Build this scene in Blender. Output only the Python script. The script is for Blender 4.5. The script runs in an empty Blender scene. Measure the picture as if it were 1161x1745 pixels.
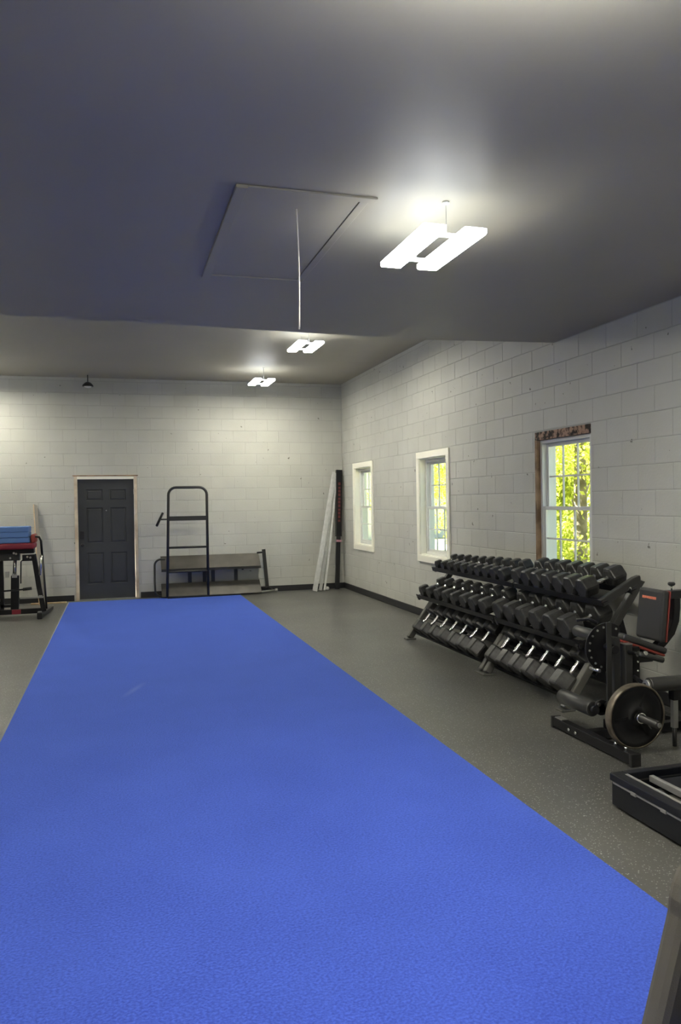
import bpy, bmesh, math, random
import numpy as np
from mathutils import Vector, Matrix

random.seed(7)
rng = np.random.default_rng(7)
SC = bpy.context.scene
COL = SC.collection

# ------------------------------------------------------------------ camera
FPX = 1321.957
yaw, pitch, roll = (math.radians(a) for a in (16.2, 0.872, 0.959))
fw = Vector((math.sin(yaw) * math.cos(pitch), math.cos(yaw) * math.cos(pitch), -math.sin(pitch)))
rt = Vector((math.cos(yaw), -math.sin(yaw), 0))
dn = fw.cross(rt)
r2 = math.cos(roll) * rt + math.sin(roll) * dn
d2 = -math.sin(roll) * rt + math.cos(roll) * dn
camd = bpy.data.cameras.new('camera')
cam = bpy.data.objects.new('camera', camd)
COL.objects.link(cam)
up, back = -d2, -fw
cam.matrix_world = Matrix(((r2.x, up.x, back.x, 0), (r2.y, up.y, back.y, 0), (r2.z, up.z, back.z, 1.618), (0, 0, 0, 1)))
camd.sensor_fit = 'VERTICAL'
camd.sensor_height = 36.0
camd.lens = FPX / 1745 * 36
camd.clip_start = 0.05
camd.clip_end = 400
SC.camera = cam

# ------------------------------------------------------------------ sky, sun, exposure
w = bpy.data.worlds.new('world')
SC.world = w
w.use_nodes = True
nt = w.node_tree
bg = nt.nodes['Background']
sky = nt.nodes.new('ShaderNodeTexSky')
sky.sky_type = 'HOSEK_WILKIE'
sky.sun_direction = (-0.6, 0.1, 0.79)
sky.turbidity = 4
nt.links.new(sky.outputs[0], bg.inputs[0])
bg.inputs[1].default_value = 3.0
sd = bpy.data.lights.new('sun', 'SUN')
sd.energy = 15.0
sd.angle = 0.01
sd.color = (1, .95, .82)
sun = bpy.data.objects.new('sun', sd)
COL.objects.link(sun)
sun.rotation_euler = Vector((0.62, -0.1, -0.78)).to_track_quat('-Z', 'Y').to_euler()
sun.location = (-6, 6, 12)
SC.view_settings.view_transform = 'Standard'
SC.view_settings.look = 'None'
SC.view_settings.exposure = 1.72
SC.view_settings.gamma = 1
SC.view_settings.use_curve_mapping = False
LAMP = 41.0          # strength of the ceiling lamp panels
UPGLOW = 0.6  # strength of the upward glow added on the lamp tops

# ------------------------------------------------------------------ materials
def mat(name, col, rough=.5, metal=0., spec=.5, emit=None, es=0.):
    m = bpy.data.materials.new(name)
    m.use_nodes = True
    b = m.node_tree.nodes['Principled BSDF']
    b.inputs['Base Color'].default_value = (*col, 1)
    b.inputs['Roughness'].default_value = rough
    b.inputs['Metallic'].default_value = metal
    b.inputs['Specular IOR Level'].default_value = spec
    if emit:
        b.inputs['Emission Color'].default_value = (*emit, 1)
        b.inputs['Emission Strength'].default_value = es
    return m

def N(m, t, **kw):
    n = m.node_tree.nodes.new(t)
    for k, v in kw.items():
        if k in n.inputs.keys():
            n.inputs[k].default_value = v
        else:
            setattr(n, k, v)
    return n

def L(m, a, b):
    m.node_tree.links.new(a, b)

def vary(m, scale, c1, c2, lo=.35, hi=.65, bump=0., bscale=None, bdist=.002, detail=3, coord='Object', rough=None):
    """noise colour variation and fine relief"""
    bs = m.node_tree.nodes['Principled BSDF']
    tc = N(m, 'ShaderNodeTexCoord')
    nz = N(m, 'ShaderNodeTexNoise', Scale=scale, Detail=detail)
    L(m, tc.outputs[coord], nz.inputs['Vector'])
    cr = N(m, 'ShaderNodeValToRGB')
    cr.color_ramp.elements[0].position = lo
    cr.color_ramp.elements[1].position = hi
    cr.color_ramp.elements[0].color = (*c1, 1)
    cr.color_ramp.elements[1].color = (*c2, 1)
    L(m, nz.outputs['Fac'], cr.inputs[0])
    L(m, cr.outputs[0], bs.inputs['Base Color'])
    if bump:
        n2 = N(m, 'ShaderNodeTexNoise', Scale=bscale or scale * 3, Detail=3.)
        L(m, tc.outputs[coord], n2.inputs['Vector'])
        bp = N(m, 'ShaderNodeBump', Strength=bump, Distance=bdist)
        L(m, n2.outputs['Fac'], bp.inputs['Height'])
        L(m, bp.outputs[0], bs.inputs['Normal'])
    return cr

M = {}
# painted concrete block
m = M['block'] = mat('block_paint', (.4, .4, .37), .62)
cr = vary(m, 1.3, (.47, .47, .425), (.535, .535, .485), .3, .7, bump=.35, bscale=55, bdist=.004, coord='Generated')
for nd in m.node_tree.nodes:
    if nd.type == 'TEX_COORD':
        tcn = nd
geo = N(m, 'ShaderNodeNewGeometry')
for nd in m.node_tree.nodes:
    if nd.type == 'TEX_NOISE':
        L(m, geo.outputs['Position'], nd.inputs['Vector'])
oi = N(m, 'ShaderNodeObjectInfo')
mr = N(m, 'ShaderNodeMapRange')
mr.inputs['To Min'].default_value = .965
mr.inputs['To Max'].default_value = 1.015
L(m, oi.outputs['Random'], mr.inputs['Value'])
mx = N(m, 'ShaderNodeVectorMath', operation='SCALE')
L(m, cr.outputs[0], mx.inputs[0])
L(m, mr.outputs[0], mx.inputs['Scale'])
# small dark pits and chips in the paint
vo = N(m, 'ShaderNodeTexNoise', Scale=14., Detail=2.)
L(m, geo.outputs['Position'], vo.inputs['Vector'])
c3 = N(m, 'ShaderNodeValToRGB')
c3.color_ramp.elements[0].position = .235
c3.color_ramp.elements[0].color = (.35, .33, .3, 1)
c3.color_ramp.elements[1].position = .265
c3.color_ramp.elements[1].color = (1, 1, 1, 1)
L(m, vo.outputs['Fac'], c3.inputs[0])
ml = N(m, 'ShaderNodeVectorMath', operation='MULTIPLY')
L(m, mx.outputs[0], ml.inputs[0])
L(m, c3.outputs[0], ml.inputs[1])
L(m, ml.outputs[0], m.node_tree.nodes['Principled BSDF'].inputs['Base Color'])

M['mortar'] = mat('mortar_paint', (.38, .38, .345), .8)
M['plain_wall'] = mat('plain_wall_paint', (.46, .46, .43), .7)
m = M['ceiling'] = mat('ceiling_paint', (.12, .125, .13), .5, spec=.4)
vary(m, .8, (.36, .335, .265), (.385, .358, .283), bump=.06, bscale=18, bdist=.003)

# rubber floor with flecks
m = M['floor'] = mat('rubber_floor', (.05, .05, .047), .40, spec=.9)
bs = m.node_tree.nodes['Principled BSDF']
tc = N(m, 'ShaderNodeTexCoord')
big = N(m, 'ShaderNodeTexNoise', Scale=.9, Detail=4.)
L(m, tc.outputs['Object'], big.inputs['Vector'])
c1 = N(m, 'ShaderNodeValToRGB')
c1.color_ramp.elements[0].position = .3
c1.color_ramp.elements[1].position = .72
c1.color_ramp.elements[0].color = (.058, .057, .052, 1)
c1.color_ramp.elements[1].color = (.112, .110, .098, 1)
L(m, big.outputs['Fac'], c1.inputs[0])
sp = N(m, 'ShaderNodeTexVoronoi', Scale=75.)
L(m, tc.outputs['Object'], sp.inputs['Vector'])
c2 = N(m, 'ShaderNodeValToRGB')
c2.color_ramp.elements[0].position = .16
c2.color_ramp.elements[1].position = .30
c2.color_ramp.elements[0].color = (1, 1, 1, 1)
c2.color_ramp.elements[1].color = (0, 0, 0, 1)
L(m, sp.outputs['Distance'], c2.inputs[0])
gr = N(m, 'ShaderNodeTexNoise', Scale=55., Detail=2.)
L(m, tc.outputs['Object'], gr.inputs['Vector'])
c4 = N(m, 'ShaderNodeValToRGB')
c4.color_ramp.elements[0].position = .42
c4.color_ramp.elements[1].position = .58
L(m, gr.outputs['Fac'], c4.inputs[0])
mu = N(m, 'ShaderNodeMath', operation='MULTIPLY')
L(m, c2.outputs[0], mu.inputs[0])
L(m, c4.outputs[0], mu.inputs[1])
mixc = N(m, 'ShaderNodeMix', data_type='RGBA')
L(m, mu.outputs[0], mixc.inputs[0])
L(m, c1.outputs[0], mixc.inputs[6])
mixc.inputs[7].default_value = (.45, .45, .43, 1)
L(m, mixc.outputs[2], bs.inputs['Base Color'])
bp = N(m, 'ShaderNodeBump', Strength=.3, Distance=.002)
L(m, gr.outputs['Fac'], bp.inputs['Height'])
L(m, bp.outputs[0], bs.inputs['Normal'])

# blue turf
m = M['turf'] = mat('blue_turf', (.05, .11, .55), .9, spec=.15)
m.node_tree.nodes['Principled BSDF'].inputs['Sheen Weight'].default_value = 1.0
m.node_tree.nodes['Principled BSDF'].inputs['Sheen Roughness'].default_value = .5
m.node_tree.nodes['Principled BSDF'].inputs['Sheen Tint'].default_value = (.17, .30, 1, 1)
bs = m.node_tree.nodes['Principled BSDF']
tc = N(m, 'ShaderNodeTexCoord')
n1 = N(m, 'ShaderNodeTexNoise', Scale=95., Detail=3.)
n2 = N(m, 'ShaderNodeTexNoise', Scale=1.7, Detail=4.)
L(m, tc.outputs['Object'], n1.inputs['Vector'])
L(m, tc.outputs['Object'], n2.inputs['Vector'])
a1 = N(m, 'ShaderNodeMath', operation='MULTIPLY_ADD')
L(m, n2.outputs['Fac'], a1.inputs[0])
a1.inputs[1].default_value = .25
L(m, n1.outputs['Fac'], a1.inputs[2])
cr = N(m, 'ShaderNodeValToRGB')
cr.color_ramp.elements[0].position = .42
cr.color_ramp.elements[1].position = .82
cr.color_ramp.elements[0].color = (.026, .050, .35, 1)
cr.color_ramp.elements[1].color = (.066, .122, .60, 1)
L(m, a1.outputs[0], cr.inputs[0])
# pale scuff worn into the pile
sub = N(m, 'ShaderNodeVectorMath', operation='SUBTRACT')
L(m, tc.outputs['Object'], sub.inputs[0])
sub.inputs[1].default_value = (.13, 6.93, 0)
vr = N(m, 'ShaderNodeVectorRotate', rotation_type='Z_AXIS')
vr.inputs['Angle'].default_value = -1.2
L(m, sub.outputs[0], vr.inputs['Vector'])
sc2 = N(m, 'ShaderNodeVectorMath', operation='MULTIPLY')
L(m, vr.outputs[0], sc2.inputs[0])
sc2.inputs[1].default_value = (3.2, 22, 0)
ln = N(m, 'ShaderNodeVectorMath', operation='LENGTH')
L(m, sc2.outputs[0], ln.inputs[0])
mr = N(m, 'ShaderNodeMapRange')
mr.inputs['From Min'].default_value = 0
mr.inputs['From Max'].default_value = 1
mr.inputs['To Min'].default_value = .35
mr.inputs['To Max'].default_value = 0
L(m, ln.outputs['Value'], mr.inputs['Value'])
mixc = N(m, 'ShaderNodeMix', data_type='RGBA')
L(m, mr.outputs[0], mixc.inputs[0])
L(m, cr.outputs[0], mixc.inputs[6])
mixc.inputs[7].default_value = (.35, .42, .6, 1)
L(m, mixc.outputs[2], bs.inputs['Base Color'])
bp = N(m, 'ShaderNodeBump', Strength=.6, Distance=.006)
L(m, n1.outputs['Fac'], bp.inputs['Height'])
L(m, bp.outputs[0], bs.inputs['Normal'])

M['fringe'] = mat('turf_fringe', (.26, .27, .27), .9)
M['baseboard'] = mat('baseboard_rubber', (.016, .016, .018), .5)
M['trim_white'] = mat('trim_white', (.92, .90, .78), .45)
M['vinyl'] = mat('window_vinyl', (.72, .72, .68), .35)
m = M['raw_wood'] = mat('raw_wood', (.3, .2, .12), .8)
vary(m, 6, (.13, .075, .04), (.34, .22, .13), .35, .65, bump=.4, bscale=30)
m = M['rough_lintel'] = mat('rough_lintel', (.3, .2, .12), .9)
vary(m, 22, (.03, .022, .016), (.42, .27, .19), .42, .58, bump=.8, bscale=40, bdist=.01)
m = M['door_casing'] = mat('door_casing_wood', (.6, .5, .38), .7)
vary(m, 5, (.50, .40, .29), (.68, .60, .47), .35, .65)
m = M['door'] = mat('door_paint', (.035, .038, .04), .4)
vary(m, 2, (.032, .035, .037), (.042, .045, .047))
M['black_plastic'] = mat('black_plastic', (.012, .012, .013), .4)
M['black_metal'] = mat('black_powder_coat', (.007, .007, .0085), .36, spec=.32)
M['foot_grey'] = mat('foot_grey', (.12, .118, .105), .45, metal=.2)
M['rack_paint'] = mat('rack_paint', (.03, .03, .029), .42)
M['charcoal_metal'] = mat('charcoal_steel', (.035, .035, .033), .38, metal=.3)
m = M['brown_steel'] = mat('shelf_steel', (.11, .1, .085), .5, metal=.3)
vary(m, 4, (.068, .063, .054), (.092, .085, .073))
m = M['rubber'] = mat('dumbbell_rubber', (.02, .02, .02), .42, spec=.5)
vary(m, 30, (.018, .018, .0175), (.034, .034, .032), bump=.3, bscale=90, bdist=.002)
M['chrome'] = mat('chrome', (.75, .75, .73), .22, metal=1)
M['dull_steel'] = mat('dull_steel', (.42, .42, .4), .38, metal=.9)
m = M['plate_iron'] = mat('plate_iron', (.008, .008, .009), .5, spec=.3)
m = M['plate_rim'] = mat('plate_rim', (.13, .11, .085), .42, metal=.55)
vary(m, 12, (.08, .068, .05), (.2, .17, .13))
M['vinyl_black'] = mat('pad_vinyl', (.028, .028, .028), .42)
M['red_vinyl'] = mat('red_vinyl', (.24, .032, .022), .5)
M['maroon'] = mat('maroon_pad', (.22, .015, .03), .5)
M['orange'] = mat('orange_print', (.72, .20, .11), .6)
M['foam'] = mat('foam_grip', (.03, .03, .028), .38)
M['blue_mat'] = mat('blue_foam_mat', (.10, .20, .44), .7)
m = M['board_wood'] = mat('pale_wood', (.6, .45, .28), .7)
vary(m, 8, (.5, .36, .2), (.68, .53, .34))
M['board_face'] = mat('board_face', (.25, .23, .2), .7)
m = M['white_trim_strip'] = mat('white_strip', (.6, .6, .58), .5)
vary(m, 14, (.55, .55, .53), (.68, .68, .66), .3, .7)
M['white'] = mat('white_plastic', (.75, .75, .72), .5)
M['red_print'] = mat('red_print', (.13, .025, .025), .6)
M['pink'] = mat('pink_tape', (.5, .25, .3), .6)
m = M['fabric'] = mat('grey_fabric', (.1, .09, .075), .85, spec=.2)
vary(m, 3, (.085, .078, .062), (.125, .115, .095), bump=.5, bscale=260, bdist=.002)
M['deck'] = mat('treadmill_deck', (.035, .034, .03), .45)
M['navy_metal'] = mat('deck_shell', (.006, .007, .011), .36, spec=.35)
M['edge_grey'] = mat('edge_strip', (.33, .33, .32), .4, metal=.5)
M['cord'] = mat('pull_cord_white', (.72, .7, .62), .6)
M['housing'] = mat('lamp_housing', (.6, .6, .58), .5, emit=(.86, .93, 1), es=5.2)   # glow added to the body to brighten the ceiling
M['diffuser'] = mat('lamp_diffuser', (.9, .9, .88), .4, emit=(1, .96, .82), es=LAMP)
M['added_uplight'] = mat('lamp_added_uplight', (.9, .9, .9), .4, emit=(.92, .96, 1), es=UPGLOW)  # invented glowing top, put on the lamps to light the ceiling
M['added_bright_top'] = mat('lamp_added_bright_top', (.9, .9, .9), .4, emit=(.95, .97, 1), es=75.0)   # strong upward glow added to one unseen lamp to brighten the ceiling
m = M['glass'] = bpy.data.materials.new('window_glass')
m.use_nodes = True
tr = N(m, 'ShaderNodeBsdfTransparent')
tr.inputs[0].default_value = (.93, .95, .92, 1)
gl = N(m, 'ShaderNodeBsdfGlossy', Roughness=.02)
fr = N(m, 'ShaderNodeFresnel', IOR=1.45)
ms = N(m, 'ShaderNodeMixShader')
gb = N(m, 'ShaderNodeNewGeometry')
inv = N(m, 'ShaderNodeMath', operation='SUBTRACT'); inv.inputs[0].default_value = 1
L(m, gb.outputs['Backfacing'], inv.inputs[1])
mfr = N(m, 'ShaderNodeMath', operation='MULTIPLY')
L(m, fr.outputs[0], mfr.inputs[0]); L(m, inv.outputs[0], mfr.inputs[1])
L(m, mfr.outputs[0], ms.inputs[0]); L(m, tr.outputs[0], ms.inputs[1]); L(m, gl.outputs[0], ms.inputs[2])
L(m, ms.outputs[0], m.node_tree.nodes['Material Output'].inputs[0])
m = M['leaf'] = mat('leaf', (.4, .5, .05), .6)
cr = vary(m, .9, (.38, .44, .06), (.78, .80, .16), .35, .65, coord='Object')
bs = m.node_tree.nodes['Principled BSDF']
bs.inputs['Subsurface Weight'].default_value = 0
tl = N(m, 'ShaderNodeBsdfTranslucent')
L(m, cr.outputs[0], tl.inputs[0])
ms = N(m, 'ShaderNodeMixShader'); ms.inputs[0].default_value = .4
L(m, bs.outputs[0], ms.inputs[1]); L(m, tl.outputs[0], ms.inputs[2])
L(m, ms.outputs[0], m.node_tree.nodes['Material Output'].inputs[0])
m = M['bark'] = mat('bark', (.2, .17, .13), .9)
vary(m, 6, (.12, .1, .08), (.28, .24, .2), bump=.5)
m = M['ground'] = mat('outside_ground', (.35, .34, .2), .95)
vary(m, 1.2, (.22, .27, .07), (.50, .46, .33))
M['siding'] = mat('pale_siding', (.62, .63, .6), .7)

# ------------------------------------------------------------------ helpers
class MB:
    def __init__(s):
        s.b = bmesh.new()
    def box(s, x0, x1, y0, y1, z0, z1, mtx=None, mi=0):
        vs = [s.b.verts.new((x, y, z)) for x in (x0, x1) for y in (y0, y1) for z in (z0, z1)]
        if mtx is not None:
            for v in vs:
                v.co = mtx @ v.co
        for f in ((0, 1, 3, 2), (4, 6, 7, 5), (0, 4, 5, 1), (2, 3, 7, 6), (0, 2, 6, 4), (1, 5, 7, 3)):
            s.b.faces.new([vs[i] for i in f]).material_index = mi
        return s
    def bbox(s, x0, x1, y0, y1, z0, z1, bev=.01, seg=2, mtx=None):
        """box with rounded edges"""
        t = bmesh.new()
        vs = [t.verts.new((x, y, z)) for x in (x0, x1) for y in (y0, y1) for z in (z0, z1)]
        for f in ((0, 1, 3, 2), (4, 6, 7, 5), (0, 4, 5, 1), (2, 3, 7, 6), (0, 2, 6, 4), (1, 5, 7, 3)):
            t.faces.new([vs[i] for i in f])
        bmesh.ops.bevel(t, geom=list(t.edges), offset=bev, segments=seg, profile=.5, affect='EDGES')
        s.merge(t, mtx)
        return s
    def merge(s, t, mtx=None):
        mp = {}
        for v in t.verts:
            mp[v] = s.b.verts.new(mtx @ v.co if mtx is not None else v.co)
        for f in t.faces:
            try:
                nf = s.b.faces.new([mp[v] for v in f.verts]); nf.smooth = f.smooth
            except ValueError:
                pass
        t.free()
    def tube(s, pts, r, seg=12, caps=True, flat=None, smooth=True):
        """swept tube; flat=(a,b) gives a rectangular section"""
        pts = [Vector(p) for p in pts]
        n = len(pts)
        rr = r if isinstance(r, (list, tuple)) else [r] * n
        tan = []
        for i in range(n):
            a = pts[max(i - 1, 0)]; b = pts[min(i + 1, n - 1)]
            tan.append((b - a).normalized())
        ref = Vector((0, 1, 0)) if abs(tan[0].y) < .9 else Vector((0, 0, 1))
        u = ref.cross(tan[0]).normalized()
        rings = []
        for i in range(n):
            u = (u - tan[i] * u.dot(tan[i])).normalized()
            v = tan[i].cross(u)
            ring = []
            if flat:
                for a, b in ((1, 1), (-1, 1), (-1, -1), (1, -1)):
                    ring.append(s.b.verts.new(pts[i] + u * flat[0] / 2 * a + v * flat[1] / 2 * b))
            else:
                for k in range(seg):
                    th = 2 * math.pi * k / seg
                    ring.append(s.b.verts.new(pts[i] + (u * math.cos(th) + v * math.sin(th)) * rr[i]))
            rings.append(ring)
        m_ = len(rings[0])
        for i in range(n - 1):
            for k in range(m_):
                f = s.b.faces.new([rings[i][k], rings[i][(k + 1) % m_], rings[i + 1][(k + 1) % m_], rings[i + 1][k]])
                f.smooth = smooth and not flat
        if caps:
            s.b.faces.new(rings[0][::-1]); s.b.faces.new(rings[-1])
        return s
    def lathe(s, prof, seg=32, mtx=None, closed=False, smooth=True, phase=0.):
        """profile [(radius, t)] about local X axis"""
        rings = []
        for r, t in prof:
            ring = []
            for k in range(seg):
                th = 2 * math.pi * k / seg + phase
                p = Vector((t, r * math.cos(th), r * math.sin(th)))
                ring.append(s.b.verts.new(mtx @ p if mtx is not None else p))
            rings.append(ring)
        n = len(rings)
        for i in range(n if closed else n - 1):
            j = (i + 1) % n
            for k in range(seg):
                f = s.b.faces.new([rings[i][k], rings[i][(k + 1) % seg], rings[j][(k + 1) % seg], rings[j][k]])
                f.smooth = smooth
        if not closed:
            s.b.faces.new(rings[0][::-1]); s.b.faces.new(rings[-1])
        return s
    def prism(s, poly, axis, a, b):
        """extrude polygon (u,v) along axis; axis 0: (y,z), 1: (x,z), 2: (x,y)"""
        def P(u, v, t):
            return {0: (t, u, v), 1: (u, t, v), 2: (u, v, t)}[axis]
        A = [s.b.verts.new(P(u, v, a)) for u, v in poly]
        B = [s.b.verts.new(P(u, v, b)) for u, v in poly]
        n = len(poly)
        s.b.faces.new(A); s.b.faces.new(B[::-1])
        for i in range(n):
            s.b.faces.new([A[i], B[i], B[(i + 1) % n], A[(i + 1) % n]])
        return s
    def build(s, name, material, parent=None, loc=None, bevel=None):
        bmesh.ops.recalc_face_normals(s.b, faces=s.b.faces)
        me = bpy.data.meshes.new(name)
        s.b.to_mesh(me); s.b.free()
        if isinstance(material, (list, tuple)):
            for q in material:
                me.materials.append(q)
        else:
            me.materials.append(material)
        o = bpy.data.objects.new(name, me)
        COL.objects.link(o)
        if loc is not None:
            o.location = loc
        if parent is not None:
            o.parent = parent
        if bevel:
            bm_ = o.modifiers.new('bevel', 'BEVEL'); bm_.width = bevel; bm_.segments = 2; bm_.limit_method = 'ANGLE'
        return o

def tag(o, label=None, cat=None, group=None, kind=None):
    if label: o['label'] = label
    if cat: o['category'] = cat
    if group: o['group'] = group
    if kind: o['kind'] = kind
    return o

def empty(name, loc=(0, 0, 0), **kw):
    o = bpy.data.objects.new(name, None)
    o.empty_display_size = .1
    COL.objects.link(o); o.location = loc
    return tag(o, **kw)

def lb(bm_parts, name, material, parent, bevel=None):
    """build in world coordinates and parent to an empty at parent.location"""
    o = bm_parts.build(name, material, parent, bevel=bevel)
    o.location = -Vector(parent.location)
    return o

def arc(cx, cz, r, a0, a1, n, y=0.):
    return [(cx + r * math.cos(math.radians(a0 + (a1 - a0) * i / n)), y, cz + r * math.sin(math.radians(a0 + (a1 - a0) * i / n))) for i in range(n + 1)]

ORD = ['first', 'second', 'third', 'fourth', 'fifth', 'sixth', 'seventh', 'eighth', 'ninth', 'tenth', 'eleventh']

# ------------------------------------------------------------------ room numbers
W, D = 4.034, 13.725
XL, YB = -5.0, -4.0
H1, H2 = 3.083, 3.745
Z0, CH, BL = .031, .2032, .4064
TH = .2

# floor
MB().box(XL - TH, W + TH, YB - TH, D + TH, -.12, 0).build('floor', M['floor'])
tag(bpy.data.objects['floor'], 'dark grey flecked rubber floor around the blue turf', kind='structure')

# ------------------------------------------------------------------ block walls
def rect_cells(u0, u1, z0, z1, holes):
    """split a rectangle around holes into boxes"""
    us = sorted({u0, u1, *[h[0] for h in holes], *[h[1] for h in holes]})
    zs = sorted({z0, z1, *[h[2] for h in holes], *[h[3] for h in holes]})
    out = []
    for i in range(len(us) - 1):
        for j in range(len(zs) - 1):
            uc, zc = (us[i] + us[i + 1]) / 2, (zs[j] + zs[j + 1]) / 2
            if not any(h[0] < uc < h[1] and h[2] < zc < h[3] for h in holes):
                out.append((us[i], us[i + 1], zs[j], zs[j + 1]))
    return out

def courses(u0, u1, zt, joint, holes, ztop_at=None):
    """block rectangles (u0,u1,z0,z1)"""
    out = []
    k = -1
    while True:
        za = max(Z0 + k * CH, 0.0); zb = Z0 + (k + 1) * CH
        if za >= zt: break
        zb = min(zb, zt)
        off = joint + (0 if k % 2 else BL / 2)
        n0 = math.floor((u0 - off) / BL)
        u = off + n0 * BL
        while u < u1:
            a, b = max(u, u0), min(u + BL, u1)
            u += BL
            segs = [(a, b, za, zb)]
            for h in holes:
                new = []
                for (p, q, r, t) in segs:
                    if h[1] <= p or h[0] >= q or h[3] <= r or h[2] >= t:
                        new.append((p, q, r, t)); continue
                    if p < h[0]: new.append((p, h[0], r, t))
                    if q > h[1]: new.append((h[1], q, r, t))
                    pp, qq = max(p, h[0]), min(q, h[1])
                    if r < h[2]: new.append((pp, qq, r, h[2]))
                    if t > h[3]: new.append((pp, qq, h[3], t))
                segs = new
            out += [s_ for s_ in segs if s_[1] - s_[0] > .012 and s_[3] - s_[2] > .012]
        k += 1
    return out

BM_CACHE = {}
def block_geo(b, cu, cz, w_, h_, plane, org=0.0):
    """front of a block with a chamfered joint; plane 'x' faces -X, 'y' faces -Y, 'X' faces +X"""
    g, c, dpt = .0016, .0055, .0052
    gu = g if plane == 'x' else .0004      # upright joints on the back wall are filled with paint
    rings = []
    for inset, dep in ((g, dpt), (g + c * .3, .0015), (g + c, 0)):
        a, z = w_ / 2 - inset + (g - gu), h_ / 2 - inset
        a = max(a, .003); z = max(z, .003)
        ring = []
        for su, sz in ((-1, -1), (1, -1), (1, 1), (-1, 1)):
            u, v = cu + su * a, cz + sz * z
            ring.append(b.verts.new((org + dep, u, v) if plane == 'x' else (u, org + dep, v)))
        rings.append(ring)
    for i in range(2):
        for k in range(4):
            b.faces.new([rings[i][k], rings[i][(k + 1) % 4], rings[i + 1][(k + 1) % 4], rings[i + 1][k]])
    b.faces.new(rings[2])

def block_mesh(w_, h_, plane):
    key = (round(w_, 3), round(h_, 3), plane)
    if key not in BM_CACHE:
        b = bmesh.new()
        block_geo(b, 0, 0, w_, h_, plane)
        bmesh.ops.recalc_face_normals(b, faces=b.faces)
        # open shell: make the front face point into the room
        want = Vector((-1, 0, 0)) if plane == 'x' else Vector((0, -1, 0))
        fr_ = max(b.faces, key=lambda f: f.calc_area())
        if fr_.normal.dot(want) < 0:
            bmesh.ops.reverse_faces(b, faces=b.faces)
        me = bpy.data.meshes.new('block'); b.to_mesh(me); b.free()
        me.materials.append(M['block'])
        BM_CACHE[key] = me
    return BM_CACHE[key]

def lay_blocks(parent, rects, plane, at, score, keep=298):
    rects = sorted(rects, key=score, reverse=True)
    for (a, b, z, t) in rects[:keep]:
        o = bpy.data.objects.new('block', block_mesh(b - a, t - z, plane))
        cu, cz = (a + b) / 2, (z + t) / 2
        o.location = (at, cu, cz) if plane == 'x' else (cu, at, cz)
        # tiny unevenness of the laid blocks
        j = random.uniform(0, .0016)
        if plane == 'x': o.location.x += j
        else: o.location.y += j
        COL.objects.link(o); o.parent = parent
    rest = rects[keep:]
    if rest:
        b = bmesh.new()
        for (a, c_, z, t) in rest:
            block_geo(b, (a + c_) / 2, (z + t) / 2, c_ - a, t - z, plane, at + random.uniform(0, .0016))
        me = bpy.data.meshes.new('block_field'); b.to_mesh(me); b.free()
        me.materials.append(M['block'])
        o = bpy.data.objects.new('block_field', me); COL.objects.link(o); o.parent = parent
        tag(o, kind='stuff')

def cam_px(x, y, z):
    v = Vector((x, y, z - 1.618)); zz = v.dot(fw)
    if zz < .3: return None
    return (580.5 + FPX * v.dot(r2) / zz, 872.5 + FPX * v.dot(d2) / zz, zz)

WIN = [(12.02, 12.93, .85, 2.165), (9.03, 9.94, .85, 2.165), (5.95, 6.89, .84, 2.255)]
holes_r = [w_ for w_ in WIN]
wr = MB()
for (a, b, z, t) in rect_cells(YB - TH, D + TH, -.1, 3.95, holes_r):
    wr.box(W + .004, W + TH, a, b, z, t)
wr = wr.build('wall_right', M['mortar'])
tag(wr, 'grey painted concrete block wall with three windows', kind='structure')
def vis_score(plane, at):
    def f(r_):
        u, z = (r_[0] + r_[1]) / 2, (r_[2] + r_[3]) / 2
        p = cam_px(at, u, z) if plane == 'x' else cam_px(u, at, z)
        if p is None or not (-30 < p[0] < 1191 and -30 < p[1] < 1775): return -1 / (1 + abs(u))
        s_ = 1 / p[2] ** 2
        if plane == 'x':
            s_ *= at / p[2]
            if u < 6.5 and z > H1: return -1
        return s_ * (r_[1] - r_[0])
    return f
lay_blocks(wr, courses(YB, D, 3.75, 6.324, holes_r), 'x', W, vis_score('x', W))

DX0, DX1, DZ = -.655, .365, 2.09
holes_b = [(DX0, DX1, -.2, DZ)]
wb = MB()
for (a, b, z, t) in rect_cells(XL - TH, W + TH, -.1, 3.95, [(DX0, DX1, -.1, DZ)]):
    wb.box(a, b, D + .004, D + TH, z, t)
wb = wb.build('wall_back', M['mortar'])
tag(wb, 'grey painted concrete block wall behind the turf', kind='structure')
lay_blocks(wb, courses(XL, W, 3.75, -1.22, holes_b), 'y', D, vis_score('y', D))
tag(MB().box(XL - TH, XL, YB - TH, D + TH, -.1, 3.95).build('wall_left', M['plain_wall']), kind='structure')
tag(MB().box(XL - TH, W + TH, YB - TH, YB, -.1, 3.95).build('wall_front', M['plain_wall']), kind='structure')
tag(MB().box(XL - TH, W + TH, 6.2, D + TH, H2, 3.95).build('ceiling', M['ceiling']), 'high dark grey far ceiling', kind='structure')
edge = [(W + TH, 6.54), (4.03, 6.54), (2.75, 6.66), (1.56, 6.59), (.51, 6.51), (-.82, 6.46), (XL - TH, 6.4)]
cl = MB().prism([(XL - TH, YB - TH), (W + TH, YB - TH)] + edge, 2, H1, H2 + .01).build('ceiling', M['ceiling'])
tag(cl, 'lower dark grey ceiling ending in a drop edge', kind='structure')
tag(MB().box(XL - TH - .3, W + TH + .3, YB - TH - .3, D + TH + .3, 3.96, 4.1).build('roof', M['plain_wall']), kind='structure')

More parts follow.
